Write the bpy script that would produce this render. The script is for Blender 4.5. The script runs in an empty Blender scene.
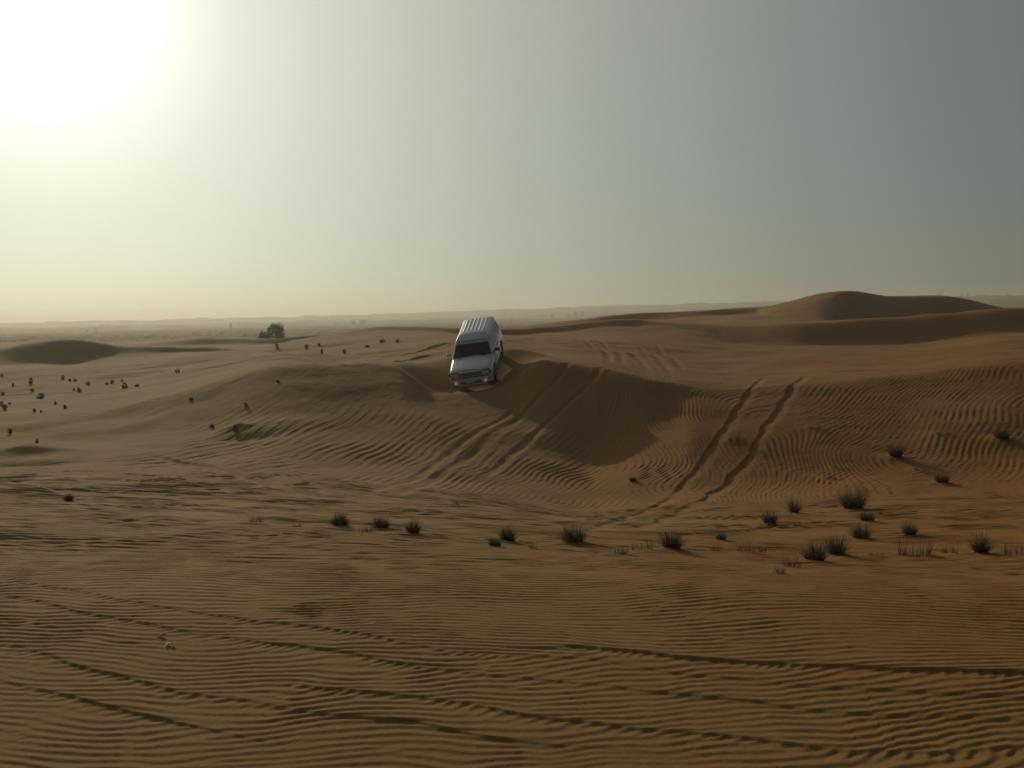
import bpy, bmesh, math, random
import numpy as np
from mathutils import Vector, Matrix

sc = bpy.context.scene
COL = sc.collection
rad = math.radians

# ------------------------------------------------------------------ camera
CAM_Z = 8.0
F = 1027.0
PITCH, ROLL = 3.79, -1.2
cd = bpy.data.cameras.new('camera')
cam = bpy.data.objects.new('camera', cd)
COL.objects.link(cam)
cd.sensor_width = 36.0
cd.lens = 36.0 * F / 1024.0
cd.clip_start = 0.05
cd.clip_end = 20000
CM = Matrix.Translation((0, 0, CAM_Z)) @ Matrix.Rotation(rad(90 - PITCH), 4, 'X') @ Matrix.Rotation(rad(ROLL), 4, 'Z')
cam.matrix_world = CM
sc.camera = cam
_R = np.array(CM.to_3x3())
RV, UV, FV = _R[:, 0], _R[:, 1], -_R[:, 2]

# ------------------------------------------------------------------ light
SUN_AZ, SUN_EL = -24.0, 16.6
sd = Vector((math.sin(rad(SUN_AZ)) * math.cos(rad(SUN_EL)), math.cos(rad(SUN_AZ)) * math.cos(rad(SUN_EL)), math.sin(rad(SUN_EL))))
sl = bpy.data.lights.new('sun', 'SUN')
sl.energy = 5.0
sl.angle = rad(0.53)
sl.color = (1.0, 0.84, 0.60)
so = bpy.data.objects.new('sun', sl)
COL.objects.link(so)
so.location = (0, 0, 60)
so.rotation_euler = sd.to_track_quat('Z', 'Y').to_euler()

w = bpy.data.worlds.new('World')
sc.world = w
w.use_nodes = True
nt = w.node_tree
nt.nodes.clear()
N = nt.nodes.new
wout = N('ShaderNodeOutputWorld')
bg = N('ShaderNodeBackground')
sky = N('ShaderNodeTexSky')
sky.sky_type = 'NISHITA'
sky.sun_disc = False
sky.sun_elevation = rad(SUN_EL)
sky.sun_rotation = rad(SUN_AZ)
sky.altitude = 50
sky.air_density = 1.0
sky.dust_density = 0.5
sky.ozone_density = 1.0
bg.inputs['Strength'].default_value = 0.05
# dusty air: a broad aureole round the sun direction added to the clear-sky model
def wmath(op, a, b_=None):
    n = N('ShaderNodeMath'); n.operation = op
    for i, v in enumerate((a, b_)):
        if v is None: continue
        if isinstance(v, (int, float)): n.inputs[i].default_value = v
        else: nt.links.new(v, n.inputs[i])
    return n.outputs[0]
def wscale(col, f):
    n = N('ShaderNodeVectorMath'); n.operation = 'SCALE'
    if isinstance(col, tuple): n.inputs[0].default_value = col
    else: nt.links.new(col, n.inputs[0])
    if isinstance(f, (int, float)): n.inputs['Scale'].default_value = f
    else: nt.links.new(f, n.inputs['Scale'])
    return n.outputs['Vector']
def wadd(a, b_):
    n = N('ShaderNodeVectorMath'); n.operation = 'ADD'
    nt.links.new(a, n.inputs[0]); nt.links.new(b_, n.inputs[1])
    return n.outputs['Vector']
wtc = N('ShaderNodeTexCoord')
wnm = N('ShaderNodeVectorMath'); wnm.operation = 'NORMALIZE'
nt.links.new(wtc.outputs['Generated'], wnm.inputs[0])
wdot = N('ShaderNodeVectorMath'); wdot.operation = 'DOT_PRODUCT'
nt.links.new(wnm.outputs['Vector'], wdot.inputs[0]); wdot.inputs[1].default_value = (math.sin(rad(-24)) * math.cos(rad(16.3)), math.cos(rad(-24)) * math.cos(rad(16.3)), math.sin(rad(16.3)))   # glow centre set apart from the sun lamp, slightly lower
ang = wmath('ARCCOSINE', wmath('MINIMUM', wdot.outputs['Value'], 0.999999))
wide = wmath('EXPONENT', wmath('MULTIPLY', ang, -1.0 / rad(23.0)))
core = wmath('EXPONENT', wmath('MULTIPLY', wmath('POWER', wmath('DIVIDE', ang, rad(5.0)), 2.0), -1.0))
air = wadd(wscale((3.90, 3.92, 2.92), wide), wscale((2.4, 2.3, 3.0), core))
wtint = N('ShaderNodeVectorMath'); wtint.operation = 'MULTIPLY'
nt.links.new(sky.outputs['Color'], wtint.inputs[0]); wtint.inputs[1].default_value = (0.50, 0.70, 1.02)
allsky = wadd(wtint.outputs['Vector'], wscale(air, 1.0 / 0.05))
nt.links.new(allsky, bg.inputs['Color'])
nt.links.new(bg.outputs['Background'], wout.inputs['Surface'])

sc.view_settings.view_transform = 'Standard'
sc.view_settings.look = 'None'
sc.view_settings.gamma = 1.0
sc.view_settings.exposure = -1.85
sc.view_settings.use_curve_mapping = False
sc.cycles.use_denoising = True
sc.cycles.max_bounces = 4
sc.cycles.diffuse_bounces = 2
sc.cycles.volume_bounces = 0
sc.cycles.sample_clamp_indirect = 4.0

# ------------------------------------------------------------------ helpers
rng = np.random.default_rng(11)
random.seed(5)

def pix_dir(px, py):
    return FV + RV * ((px - 512.0) / F) + UV * ((384.0 - py) / F)

def pix_at(px, py, Y):
    d = pix_dir(px, py)
    p = d * (Y / d[1])
    return np.array([p[0], p[1], p[2] + CAM_Z])

def mat(name, col=(0.5, 0.5, 0.5), rough=0.6, metal=0.0, emit=None, estr=0.0, coat=0.0):
    m = bpy.data.materials.new(name)
    m.use_nodes = True
    b = m.node_tree.nodes['Principled BSDF']
    b.inputs['Base Color'].default_value = (*col, 1)
    b.inputs['Roughness'].default_value = rough
    b.inputs['Metallic'].default_value = metal
    b.inputs['Coat Weight'].default_value = coat
    if emit:
        b.inputs['Emission Color'].default_value = (*emit, 1)
        b.inputs['Emission Strength'].default_value = estr
    return m

def mottled(name, c1, c2, scale, rough=0.6, coat=0.0):
    """noise-mottled surface (object space)"""
    m = mat(name, c1, rough, coat=coat)
    t = m.node_tree
    b = t.nodes['Principled BSDF']
    tc = t.nodes.new('ShaderNodeTexCoord')
    n = t.nodes.new('ShaderNodeTexNoise')
    n.inputs['Scale'].default_value = scale
    n.inputs['Detail'].default_value = 5
    r = t.nodes.new('ShaderNodeValToRGB')
    r.color_ramp.elements[0].position = 0.35
    r.color_ramp.elements[1].position = 0.68
    r.color_ramp.elements[0].color = (*c1, 1)
    r.color_ramp.elements[1].color = (*c2, 1)
    t.links.new(tc.outputs['Object'], n.inputs['Vector'])
    t.links.new(n.outputs['Fac'], r.inputs['Fac'])
    t.links.new(r.outputs['Color'], b.inputs['Base Color'])
    return m

# ------------------------------------------------------------------ noise tiles
NT = 1024
def noise_tile(beta, lo, hi, seed):
    """periodic real noise, 1024 px; spectrum k^-beta between lo and hi cycles per tile"""
    r = np.random.default_rng(seed)
    k = np.fft.fftfreq(NT) * NT
    kk = np.hypot(*np.meshgrid(k, k))
    amp = np.where((kk >= lo) & (kk <= hi), np.maximum(kk, 1) ** -beta, 0)
    f = np.fft.ifft2(amp * np.exp(2j * np.pi * r.random((NT, NT)))).real
    return (f / f.std()).astype(np.float32)

NR = 2048
def ripple_tile(seed, su=0.045, sv=0.085, samples=10.0):
    """periodic complex band-pass noise: its phase is a field of ripples with natural forks"""
    r = np.random.default_rng(seed)
    k = np.fft.fftfreq(NR) * NR
    k0 = NR / samples
    ku, kv = np.meshgrid(k, k)
    amp = np.exp(-0.5 * (ku / (su * k0)) ** 2 - 0.5 * ((kv - k0) / (sv * k0)) ** 2)
    f = np.fft.ifft2(amp * np.exp(2j * np.pi * r.random((NR, NR))))
    return (f / np.sqrt((np.abs(f) ** 2).mean())).astype(np.complex64)

def sample(tile, u, v):
    """bilinear wrapped sampling, u, v in tile pixels"""
    n = tile.shape[0]
    iu = np.floor(u); iv = np.floor(v)
    fu = (u - iu).astype(np.float32); fv = (v - iv).astype(np.float32)
    i0 = iu.astype(np.int64) % n; j0 = iv.astype(np.int64) % n
    i1 = (i0 + 1) % n; j1 = (j0 + 1) % n
    return (tile[j0, i0] * (1 - fu) * (1 - fv) + tile[j0, i1] * fu * (1 - fv)
            + tile[j1, i0] * (1 - fu) * fv + tile[j1, i1] * fu * fv)

T_SOFT = noise_tile(1.6, 4, 60, 3)
T_ROUGH = noise_tile(1.1, 6, 220, 4)
T_WARP = noise_tile(3.0, 4, 14, 9)
R_A = ripple_tile(7)
R_B = ripple_tile(8, 0.06, 0.10)
R_C = ripple_tile(9, 0.038, 0.075)
R_D = ripple_tile(10, 0.095, 0.15)

def soft(X, Y, lam, dx=0.0, tile=T_SOFT):
    """noise whose longest wave is about lam metres"""
    s = NT / 4.0 / lam
    return sample(tile, X * s + 37.1 + dx * 131, Y * s + 11.7 + dx * 57)

def smooth(a, b, x):
    t = np.clip((x - a) / (b - a), 0, 1)
    return t * t * (3 - 2 * t)

# ------------------------------------------------------------------ terrain: a loft between dune lines
# each line runs left to right: (pixel column it was surveyed at, distance ahead, pixel row)
LINES = [
  # flat sand right ahead
  [(-900, 3.2, 893), (0, 3.2, 886), (512, 3.2, 884), (1024, 3.2, 874), (1900, 3.2, 868)],
  [(-900, 6.4, 612), (0, 6.4, 605), (512, 6.4, 600), (1024, 6.2, 602), (1900, 6.2, 590)],
  # brow of the near sand
  [(-900, 11, 500), (0, 11, 514), (250, 10.8, 526), (420, 10.6, 533), (600, 10.2, 548), (800, 9.6, 563), (1024, 9.2, 574), (1900, 9, 560)],
  # hollow behind the brow
  [(-900, 18, 490), (0, 18, 493), (250, 18, 503), (420, 18, 511), (600, 17.5, 523), (800, 17, 526), (1024, 17, 520), (1900, 17, 500)],
  # foot of the middle dune
  [(-900, 29, 455), (0, 29, 466), (150, 29, 463), (250, 29, 462), (420, 29, 474), (520, 29.5, 485), (600, 29.5, 493), (640, 29.3, 493), (700, 29, 492), (800, 29, 487), (1024, 29, 478), (1900, 29, 460)],
  # half-way up
  [(-900, 36, 430), (0, 36, 441), (100, 36, 440), (200, 36, 428), (300, 36.5, 416), (400, 37.5, 414), (480, 37.3, 428), (560, 34.6, 459), (592, 34.0, 470), (615, 34.0, 465), (640, 34.4, 453), (668, 34.8, 441), (695, 35.5, 428), (740, 36, 424), (800, 36, 423), (900, 37, 416), (1024, 38, 405), (1900, 38, 400)],
  # just under the brink: a short steep face in the middle, an even slope elsewhere
  [(-900, 40, 419), (0, 40, 428), (100, 40, 424), (200, 40.3, 405), (300, 41.3, 380), (400, 42.5, 381), (440, 43, 393), (475, 43.5, 391), (505, 43.3, 389), (540, 41.6, 388), (580, 40.6, 391), (600, 40.4, 388), (620, 40.1, 389), (640, 39.8, 391), (680, 39.5, 398), (740, 39.4, 400), (800, 39.5, 399), (900, 40.5, 393), (1024, 42, 381), (1900, 42, 370)],
  # brink of the middle dune
  [(-900, 44, 410), (0, 44, 416), (100, 44, 410), (160, 44, 398), (220, 44, 380), (280, 44.5, 365), (340, 45, 364), (400, 46, 364), (440, 47, 366.5), (475, 47.5, 364), (510, 46, 361), (540, 44, 360), (580, 43, 363.5), (610, 42.4, 368), (650, 41.6, 379), (740, 41.4, 387), (800, 42, 384), (900, 44, 375), (1024, 46, 360), (1900, 46, 345)],
  # sand beyond the brink
  [(-900, 60, 388), (0, 60, 394), (100, 60, 388), (160, 60, 381), (220, 60, 369), (280, 58, 360), (340, 58, 364), (400, 58, 357), (475, 58, 350), (550, 60, 352), (650, 60, 359), (740, 60, 366), (800, 60, 364), (900, 60, 358), (1024, 62, 345), (1900, 62, 335)],
  [(-900, 86, 366), (0, 86, 369), (100, 86, 367), (200, 86, 357), (300, 84, 350), (340, 82, 349), (400, 84, 342), (475, 86, 337), (550, 88, 339), (650, 88, 342), (740, 88, 349), (820, 88, 348.5), (900, 88, 347), (1024, 88, 334), (1900, 88, 325)],
  # foot of that ridge's steep near side
  [(-900, 97, 366), (0, 96, 364), (30, 96.5, 364), (65, 97.5, 363), (110, 100.2, 356), (150, 101.8, 352), (215, 102.5, 350.5), (250, 101, 349), (300, 104, 341), (340, 106, 336.5), (385, 107, 331.5), (450, 107.3, 333), (510, 107.5, 334), (560, 107.5, 331), (620, 107.5, 326), (650, 108, 326.5), (700, 105, 333), (740, 100.5, 344), (800, 96, 346), (900, 93.5, 344), (1024, 91, 334), (1900, 91, 325)],
  # ridge that closes off the middle distance
  [(-900, 104, 350), (0, 104, 349), (30, 104, 344.5), (65, 104, 341), (95, 104, 343.5), (130, 104, 347.5), (205, 104, 347), (250, 106, 347), (300, 108, 338.5), (340, 110, 334), (385, 110, 328.5), (450, 110, 328.5), (510, 110, 327.5), (560, 110, 324), (620, 110, 319.5), (650, 112, 321), (700, 110, 325), (740, 106, 326.5), (800, 102, 323), (900, 100, 318), (1024, 98, 308.5), (1900, 98, 300)],
  # trough
  [(-900, 132, 347), (0, 132, 349), (65, 132, 350), (130, 132, 350), (200, 132, 348), (260, 135, 347), (330, 136, 340), (400, 138, 334), (510, 138, 332), (620, 138, 326), (700, 136, 323), (740, 128, 319.5), (780, 126, 319.5), (830, 127, 321), (856, 138, 325), (880, 140, 326), (950, 140, 321), (1024, 140, 316), (1900, 140, 306)],
  # foot of the second ridge
  [(-900, 157, 346), (0, 157, 348), (110, 158, 348.5), (160, 159, 345), (200, 160, 345), (225, 160, 345.5), (250, 161, 345), (280, 164.5, 344.5), (300, 165, 341.5), (330, 167, 338.8), (380, 166, 334), (510, 166, 332), (580, 166, 325), (620, 166, 322), (650, 165, 320), (670, 164.5, 318.5), (700, 164.5, 315), (735, 165, 313), (755, 163, 313.5), (772, 146, 316.5), (790, 136, 319.5), (810, 134, 320.5), (832, 138, 321.5), (846, 150, 322), (858, 154, 322.5), (872, 154, 323), (920, 153, 322), (965, 157, 319), (1024, 161, 316), (1900, 161, 306)],
  # second ridge, with the big dune at the right
  [(-900, 165, 344), (0, 165, 345), (110, 165, 346), (160, 165, 341), (200, 165, 338), (225, 165, 339.5), (250, 166, 339.5), (280, 168, 339), (300, 168, 336.5), (330, 168, 335), (380, 170, 333), (510, 170, 328), (580, 170, 320), (620, 170, 315), (650, 170, 313), (670, 170, 312), (700, 168, 309.5), (735, 168, 307.5), (760, 168, 307), (785, 168, 303.5), (805, 167, 298.5), (830, 166, 293.3), (850, 164, 291.5), (872, 164, 293.3), (890, 164, 294.6), (920, 164, 295), (945, 166, 296.5), (965, 168, 300), (990, 168, 305.5), (1024, 170, 311), (1900, 170, 305)],
  [(-900, 230, 342), (0, 230, 342.5), (200, 230, 341), (400, 230, 335), (620, 230, 323), (850, 230, 318), (1024, 230, 313), (1900, 230, 300)],
  # the far plain and the far dunes
  [(-900, 480, 345), (0, 480, 336.5), (512, 480, 326), (1024, 480, 313.5), (1900, 480, 295)],
  [(-900, 1000, 345), (0, 1000, 332.5), (512, 1000, 321.5), (800, 1000, 313), (1024, 900, 306), (1900, 900, 290)],
  [(-900, 1700, 345), (0, 1700, 329.5), (512, 1700, 317.8), (800, 1450, 307), (1024, 1250, 300), (1900, 1200, 290)],
  [(-900, 2500, 343), (0, 2500, 323.6), (256, 2500, 318.5), (420, 2500, 313.5), (640, 2300, 305.8), (760, 2100, 303.4), (900, 1700, 299), (1024, 1600, 297), (1900, 1500, 285)],
  [(-900, 3400, 345), (0, 3400, 327), (512, 3400, 317), (1024, 3400, 305.5), (1900, 3400, 290)],
]

def pchip_slopes(x, y):
    """Fritsch-Carlson slopes down axis 0"""
    h = np.diff(x, axis=0); d = np.diff(y, axis=0) / h
    m = np.zeros_like(y)
    w1 = 2 * h[1:] + h[:-1]; w2 = h[1:] + 2 * h[:-1]
    same = d[:-1] * d[1:] > 0
    with np.errstate(divide='ignore', invalid='ignore'):
        hm = (w1 + w2) / (w1 / d[:-1] + w2 / d[1:])
    m[1:-1] = np.where(same, hm, 0)
    m[0] = d[0]; m[-1] = d[-1]
    return m

def hermite(x0, x1, y0, y1, m0, m1, x):
    h = x1 - x0; t = (x - x0) / h
    return (y0 * (1 + 2 * t) * (1 - t) ** 2 + h * m0 * t * (1 - t) ** 2
            + y1 * t * t * (3 - 2 * t) + h * m1 * t * t * (t - 1))

def pchip1(x, y, q):
    x = np.asarray(x, float); y = np.asarray(y, float)
    m = pchip_slopes(x, y)
    q = np.clip(q, x[0], x[-1])
    k = np.clip(np.searchsorted(x, q) - 1, 0, len(x) - 2)
    return hermite(x[k], x[k + 1], y[k], y[k + 1], m[k], m[k + 1], q)

_curves = []
for L in LINES:
    P = np.array([pix_at(a, c, b) for a, b, c in L])
    th = np.arctan2(P[:, 0], P[:, 1]); R = np.hypot(P[:, 0], P[:, 1])
    o = np.argsort(th)
    _curves.append((th[o], R[o], P[o, 2]))

def knots(theta):
    """R and z of every dune line at the given azimuths (first row: under the camera)"""
    t = np.asarray(theta, float)
    lim = rad(50)
    tc = np.clip(t, -lim, lim)
    Rk = [np.zeros_like(t)]; Zk = [np.full_like(t, CAM_Z - 1.76)]
    for th, R, z in _curves:
        Rk.append(pchip1(th, R, tc)); Zk.append(pchip1(th, z, tc))
    return np.array(Rk), np.array(Zk)

def loft(theta, R):
    """heights on the grid R (rows) x theta (columns)"""
    Rk, Zk = knots(theta)
    M = pchip_slopes(Rk, Zk)
    out = np.empty((len(R), len(theta)))
    Rc = np.broadcast_to(R[:, None], out.shape)
    out[:] = Zk[-1]
    for k in range(len(Rk) - 1):
        msk = (Rc >= Rk[k]) & (Rc < Rk[k + 1])
        ii, jj = np.nonzero(msk)
        out[ii, jj] = hermite(Rk[k][jj], Rk[k + 1][jj], Zk[k][jj], Zk[k + 1][jj], M[k][jj], M[k + 1][jj], R[ii])
    return out

# ---- grid
_rings = []
def ring_run(a, b, s0, s1):
    x = a
    while x < b:
        _rings.append(x)
        x += s0 + (s1 - s0) * (x - a) / (b - a)
ring_run(0.02, 3.3, 0.12, 0.05)
ring_run(3.3, 8.0, 0.0098, 0.0125)
ring_run(8.0, 12.0, 0.0135, 0.02)
ring_run(12.0, 27, 0.024, 0.034)
ring_run(27, 47, 0.038, 0.045)
ring_run(47, 70, 0.06, 0.16)
ring_run(70, 180, 0.2, 0.5)
ring_run(180, 420, 0.8, 3.0)
ring_run(420, 2700, 5.0, 22.0)
ring_run(2700, 3401, 60.0, 90.0)
RR = np.array(_rings)
fine = rad(34.0)
TH = np.concatenate([np.linspace(-math.pi, -fine, 170, endpoint=False)[1:], np.linspace(-fine, fine, 1150), np.linspace(fine, math.pi, 171)[1:]])
Z = loft(TH, RR)
Z0 = Z.copy()
X = RR[:, None] * np.sin(TH)[None, :]
Y = RR[:, None] * np.cos(TH)[None, :]
RB = np.broadcast_to(RR[:, None], X.shape)

_ci0 = int(np.searchsorted(TH, -fine)); _ci1 = int(np.searchsorted(TH, fine))
def hit(px, py, grid=None, rmin=2.0):
    """where the sight line through a surveyed pixel meets the sand"""
    g = Z if grid is None else grid
    d = pix_dir(px, py)
    th = math.atan2(d[0], d[1]); m = d[2] / math.hypot(d[0], d[1])
    j = np.interp(th, TH, np.arange(len(TH)))
    j0 = int(j); f = j - j0
    zc = g[:, j0] * (1 - f) + g[:, min(j0 + 1, len(TH) - 1)] * f
    below = (CAM_Z + m * RR) - zc
    k = np.nonzero((below <= 0) & (RR > rmin))[0]
    if len(k) == 0:
        k = [int(np.argmin(np.where(RR > rmin, below, 1e9)))]
    k = int(k[0])
    if k > 0 and below[k] < 0 < below[k - 1]:
        t = below[k - 1] / (below[k - 1] - below[k])
    else:
        t = 1.0
    R = RR[k - 1] + (RR[k] - RR[k - 1]) * t
    z = zc[k - 1] + (zc[k] - zc[k - 1]) * t
    return np.array([R * math.sin(th), R * math.cos(th), z])

def height(x, y):
    th = math.atan2(x, y); R = math.hypot(x, y)
    j = np.interp(th, TH, np.arange(len(TH))); i = np.interp(R, RR, np.arange(len(RR)))
    i0, j0 = int(i), int(j); fi, fj = i - i0, j - j0
    i1, j1 = min(i0 + 1, len(RR) - 1), min(j0 + 1, len(TH) - 1)
    return (Z[i0, j0] * (1 - fi) * (1 - fj) + Z[i1, j0] * fi * (1 - fj) + Z[i0, j1] * (1 - fi) * fj + Z[i1, j1] * fi * fj)

# ---- broad undulation
Z += 0.022 * soft(X, Y, 6.0, 1, T_WARP) * smooth(12, 22, RB) * (1 - smooth(120, 260, RB))
Z += 0.005 * soft(X, Y, 3.0, 2) * smooth(12, 18, RB) * (1 - smooth(80, 120, RB))
Z += 0.10 * soft(X, Y, 30.0, 3, T_WARP) * smooth(48, 70, RB) * (1 - smooth(300, 600, RB))
Z += 0.30 * soft(X, Y, 60.0, 4, T_ROUGH) * smooth(190, 320, RB)
_far = smooth(700, 1500, RB)
Z += (1.2 * soft(X, Y, 150.0, 5) + 1.3 * soft(X, Y, 420.0, 6)) * _far

Z += 0.007 * soft(X, Y, 0.9, 7, T_WARP) * smooth(8.0, 9.5, Y) * (1 - smooth(11.5, 14, Y))
Z += 0.022 * soft(0.16 * X, Y, 5.0, 8) * smooth(50, 64, RB) * (1 - smooth(92, 104, RB))
Z += 0.05 * soft(0.6 * X, Y, 10.0, 12, T_WARP) * smooth(52, 64, RB) * (1 - smooth(88, 100, RB)) * (1 - smooth(-20, -8, X))
# ---- the vehicle's standing plane
CAR_YAW, CAR_PITCH, CAR_ROLL = 6.0, 19.0, -7.0
CAR_P = Vector(pix_at(480, 371.0, 47.2))
# local: -Y forward, +X image right, +Z up
CAR_M = (Matrix.Translation(CAR_P) @ Matrix.Rotation(rad(-CAR_YAW), 4, 'Z') @ Matrix.Rotation(rad(CAR_PITCH), 4, 'X')
         @ Matrix.Rotation(rad(CAR_ROLL), 4, 'Y'))
_ci = CAR_M.inverted()
n_ = CAR_M.to_3x3() @ Vector((0, 0, 1))
plane = CAR_P.z - (n_.x * (X - CAR_P.x) + n_.y * (Y - CAR_P.y)) / n_.z
_cy = rad(-CAR_YAW)
lx = (X - CAR_P.x) * math.cos(_cy) + (Y - CAR_P.y) * math.sin(_cy)
ly = -(X - CAR_P.x) * math.sin(_cy) + (Y - CAR_P.y) * math.cos(_cy)
dist = np.hypot(np.maximum(np.abs(lx) - 0.95, 0), np.maximum(np.abs(ly) - 1.75, 0))
pad = 1 - smooth(0.0, 2.6, dist)
Z = Z * (1 - pad) + (plane + 0.05) * pad

# ---- polylines pressed into the sand
def seg_dist(pts, Xs, Ys):
    """unsigned distance, signed side and arc length to a polyline"""
    best = np.full(Xs.shape, 1e9); side = np.zeros(Xs.shape); arc = np.zeros(Xs.shape); s0 = 0.0
    for (ax, ay), (bx, by) in zip(pts[:-1], pts[1:]):
        L = math.hypot(bx - ax, by - ay)
        ux, uy = (bx - ax) / L, (by - ay) / L
        t = np.clip((Xs - ax) * ux + (Ys - ay) * uy, 0, L)
        dx = Xs - (ax + ux * t); dy = Ys - (ay + uy * t)
        d = np.hypot(dx, dy)
        s = ux * dy - uy * dx
        m = d < best
        best = np.where(m, d, best); side = np.where(m, np.sign(s), side); arc = np.where(m, s0 + t, arc)
        s0 += L
    return best, side, arc, s0

def densify(pts, n=12):
    p = np.array(pts, float); t = np.arange(len(p))
    q = np.linspace(0, len(p) - 1, n * (len(p) - 1) + 1)
    return np.stack([pchip1(t, p[:, 0], q), pchip1(t, p[:, 1], q)], 1) if len(p) > 2 else p

flat = np.zeros_like(Z)                      # 1 where wheels have wiped the ripples out
def track(pix, depth, width, rough=0.16, fresh=False):
    pts = densify([hit(px, py, Z0)[:2] for px, py in pix], 5)
    lo = pts.min(0) - 2; hi = pts.max(0) + 2
    ii = np.nonzero(((X > lo[0]) & (X < hi[0]) & (Y > lo[1]) & (Y < hi[1])).any(1))[0]
    jj = np.nonzero(((X > lo[0]) & (X < hi[0]) & (Y > lo[1]) & (Y < hi[1])).any(0))[0]
    if len(ii) == 0 or len(jj) == 0:
        return
    s_ = (slice(ii[0], ii[-1] + 1), slice(jj[0], jj[-1] + 1))
    Xs, Ys = X[s_], Y[s_]
    d, side, arc, L = seg_dist(pts, Xs, Ys)
    d = np.maximum(d + 0.05 * width * soft(Xs, Ys, 2.4, 9, T_WARP), 0)
    env = smooth(0, 0.8, arc) * smooth(0, min(5.0, max(0.8, 0.28 * L)), L - arc) * (1 + rough * soft(Xs, Ys, 1.8, 10, T_WARP))
    g = -np.exp(-(d / (0.62 * width)) ** 2.5) + 0.28 * np.exp(-((d - 1.1 * width) / (0.5 * width)) ** 2)
    if fresh:      # wheels slid down: one cut edge, the other side slumped into a ramp
        u = side * d / width + 0.12 * soft(Xs, Ys, 2.4, 11, T_WARP)
        g = -smooth(-0.80, -0.20, u) * (1 - smooth(-0.2, 1.5, u)) + 0.14 * np.exp(-((u + 0.85) / 0.3) ** 2)
        env = env * np.clip(1 + 0.16 * soft(Xs, Ys, 2.2, 12, T_WARP), 0.3, 1.8)
    Z[s_] += depth * g * env
    flat[s_] = np.maximum(flat[s_], np.clip(np.exp(-(d / (1.0 * width)) ** 2) * np.clip(env, 0, 1), 0, 1))

TRACKS = [
  # the fresh pair running down the right-hand slope
  ([(764, 378), (752, 388), (738, 410), (722, 434), (708, 455), (688, 482), (668, 500), (640, 514), (600, 527), (560, 533)], 0.038, 0.22),
  ([(806, 376), (793, 386), (781, 408), (765, 430), (752, 455), (733, 478), (718, 491), (690, 508), (650, 524), (610, 533)], 0.041, 0.24),
  # older pairs through the shaded slope
  ([(607, 366), (594, 378), (566, 405), (540, 430), (518, 449), (494, 470), (470, 488)], 0.033, 0.22),
  ([(574, 362), (560, 375), (535, 402), (508, 427), (482, 449), (455, 472)], 0.027, 0.22),
  ([(548, 385), (500, 428), (470, 455), (430, 482), (380, 500)], 0.027, 0.20),
  ([(520, 400), (478, 432), (440, 462), (400, 484), (340, 500)], 0.027, 0.20),
  # wheel marks behind the brink
  ([(560, 338), (588, 343), (603, 351), (610, 364)], 0.043, 0.34),
  ([(580, 336), (602, 343), (617, 352), (622, 366)], 0.037, 0.34),
  ([(640, 346), (656, 358), (672, 374)], 0.043, 0.32),
  ([(625, 350), (640, 361), (650, 372)], 0.037, 0.32),
  ([(655, 344), (668, 355), (684, 371)], 0.030, 0.32),
  ([(490, 342), (540, 340), (600, 342), (680, 352), (760, 358)], 0.030, 0.4),
  ([(700, 364), (800, 362), (900, 364), (1024, 362)], 0.037, 0.35),
  ([(690, 372), (780, 373), (860, 371), (1000, 368)], 0.037, 0.30),
  # trail that leads to the vehicle from the left
  ([(453, 344), (425, 350), (395, 355), (368, 360)], 0.16, 0.40),
  ([(449, 351), (436, 354), (422, 357), (390, 362)], 0.16, 0.36),
  ([(272, 350), (296, 357), (318, 362), (352, 364), (374, 361)], 0.08, 0.5),
  # dark scored lines in the left hollow
  ([(-40, 482), (60, 487), (150, 490), (240, 492)], 0.07, 0.22),
  ([(-40, 492), (50, 494), (120, 499), (210, 503)], 0.08, 0.24),
  ([(-30, 503), (60, 505), (170, 509), (280, 512)], 0.07, 0.20),
  ([(20, 488), (90, 492), (160, 496)], 0.06, 0.18),
  ([(60, 500), (130, 504), (230, 507)], 0.06, 0.18),
  ([(150, 455), (210, 468), (260, 482), (330, 500)], 0.05, 0.2),
  # cross marks in the hollow at the right
  ([(570, 521), (650, 517), (720, 508), (770, 503)], 0.03, 0.12),
  ([(660, 536), (740, 531), (830, 523), (920, 516)], 0.03, 0.12),
]
for k_, (p, dp, wd) in enumerate(TRACKS):
    track(p, dp, wd, fresh=k_ < 2)

# small wind-scooped hollows
def dent(px, py, dx, dy, dz, rot=0.0):
    p = hit(px, py, Z0)
    c, s = math.cos(rot), math.sin(rot)
    u = (X - p[0]) * c + (Y - p[1]) * s; v = -(X - p[0]) * s + (Y - p[1]) * c
    global Z
    Z = Z + dz * np.exp(-(u / dx) ** 2 - (v / dy) ** 2)
dent(28, 452, 1.1, 0.55, 0.22, 0.1)
dent(30, 463, 1.4, 0.7, -0.22, 0.1)
dent(236, 428, 0.5, 0.4, 0.15)
dent(250, 436, 1.1, 0.6, -0.16)

# ---- ripples
def rfield(tile, lam, ang, warp=0.25, wl=3.0, k=0):
    """complex ripple field with crests running along azimuth ang (deg clockwise from +X ... crest direction)"""
    c, s = math.cos(rad(ang)), math.sin(rad(ang))
    u = Xs * c + Ys * s                # along the crest
    v = -Xs * s + Ys * c               # across it
    v = v + warp * lam * soft(Xs, Ys, wl, 20 + k, T_WARP)
    q = 10.0 / lam
    return sample(tile, u * q * 1.0 + 300 * k, v * q + 170 * k)

def profile(A):
    a = np.abs(A); ph = np.angle(A)
    return (np.sin(ph) + 0.27 * np.sin(2 * ph)) * np.minimum(a, 1.0) ** 0.6

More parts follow.
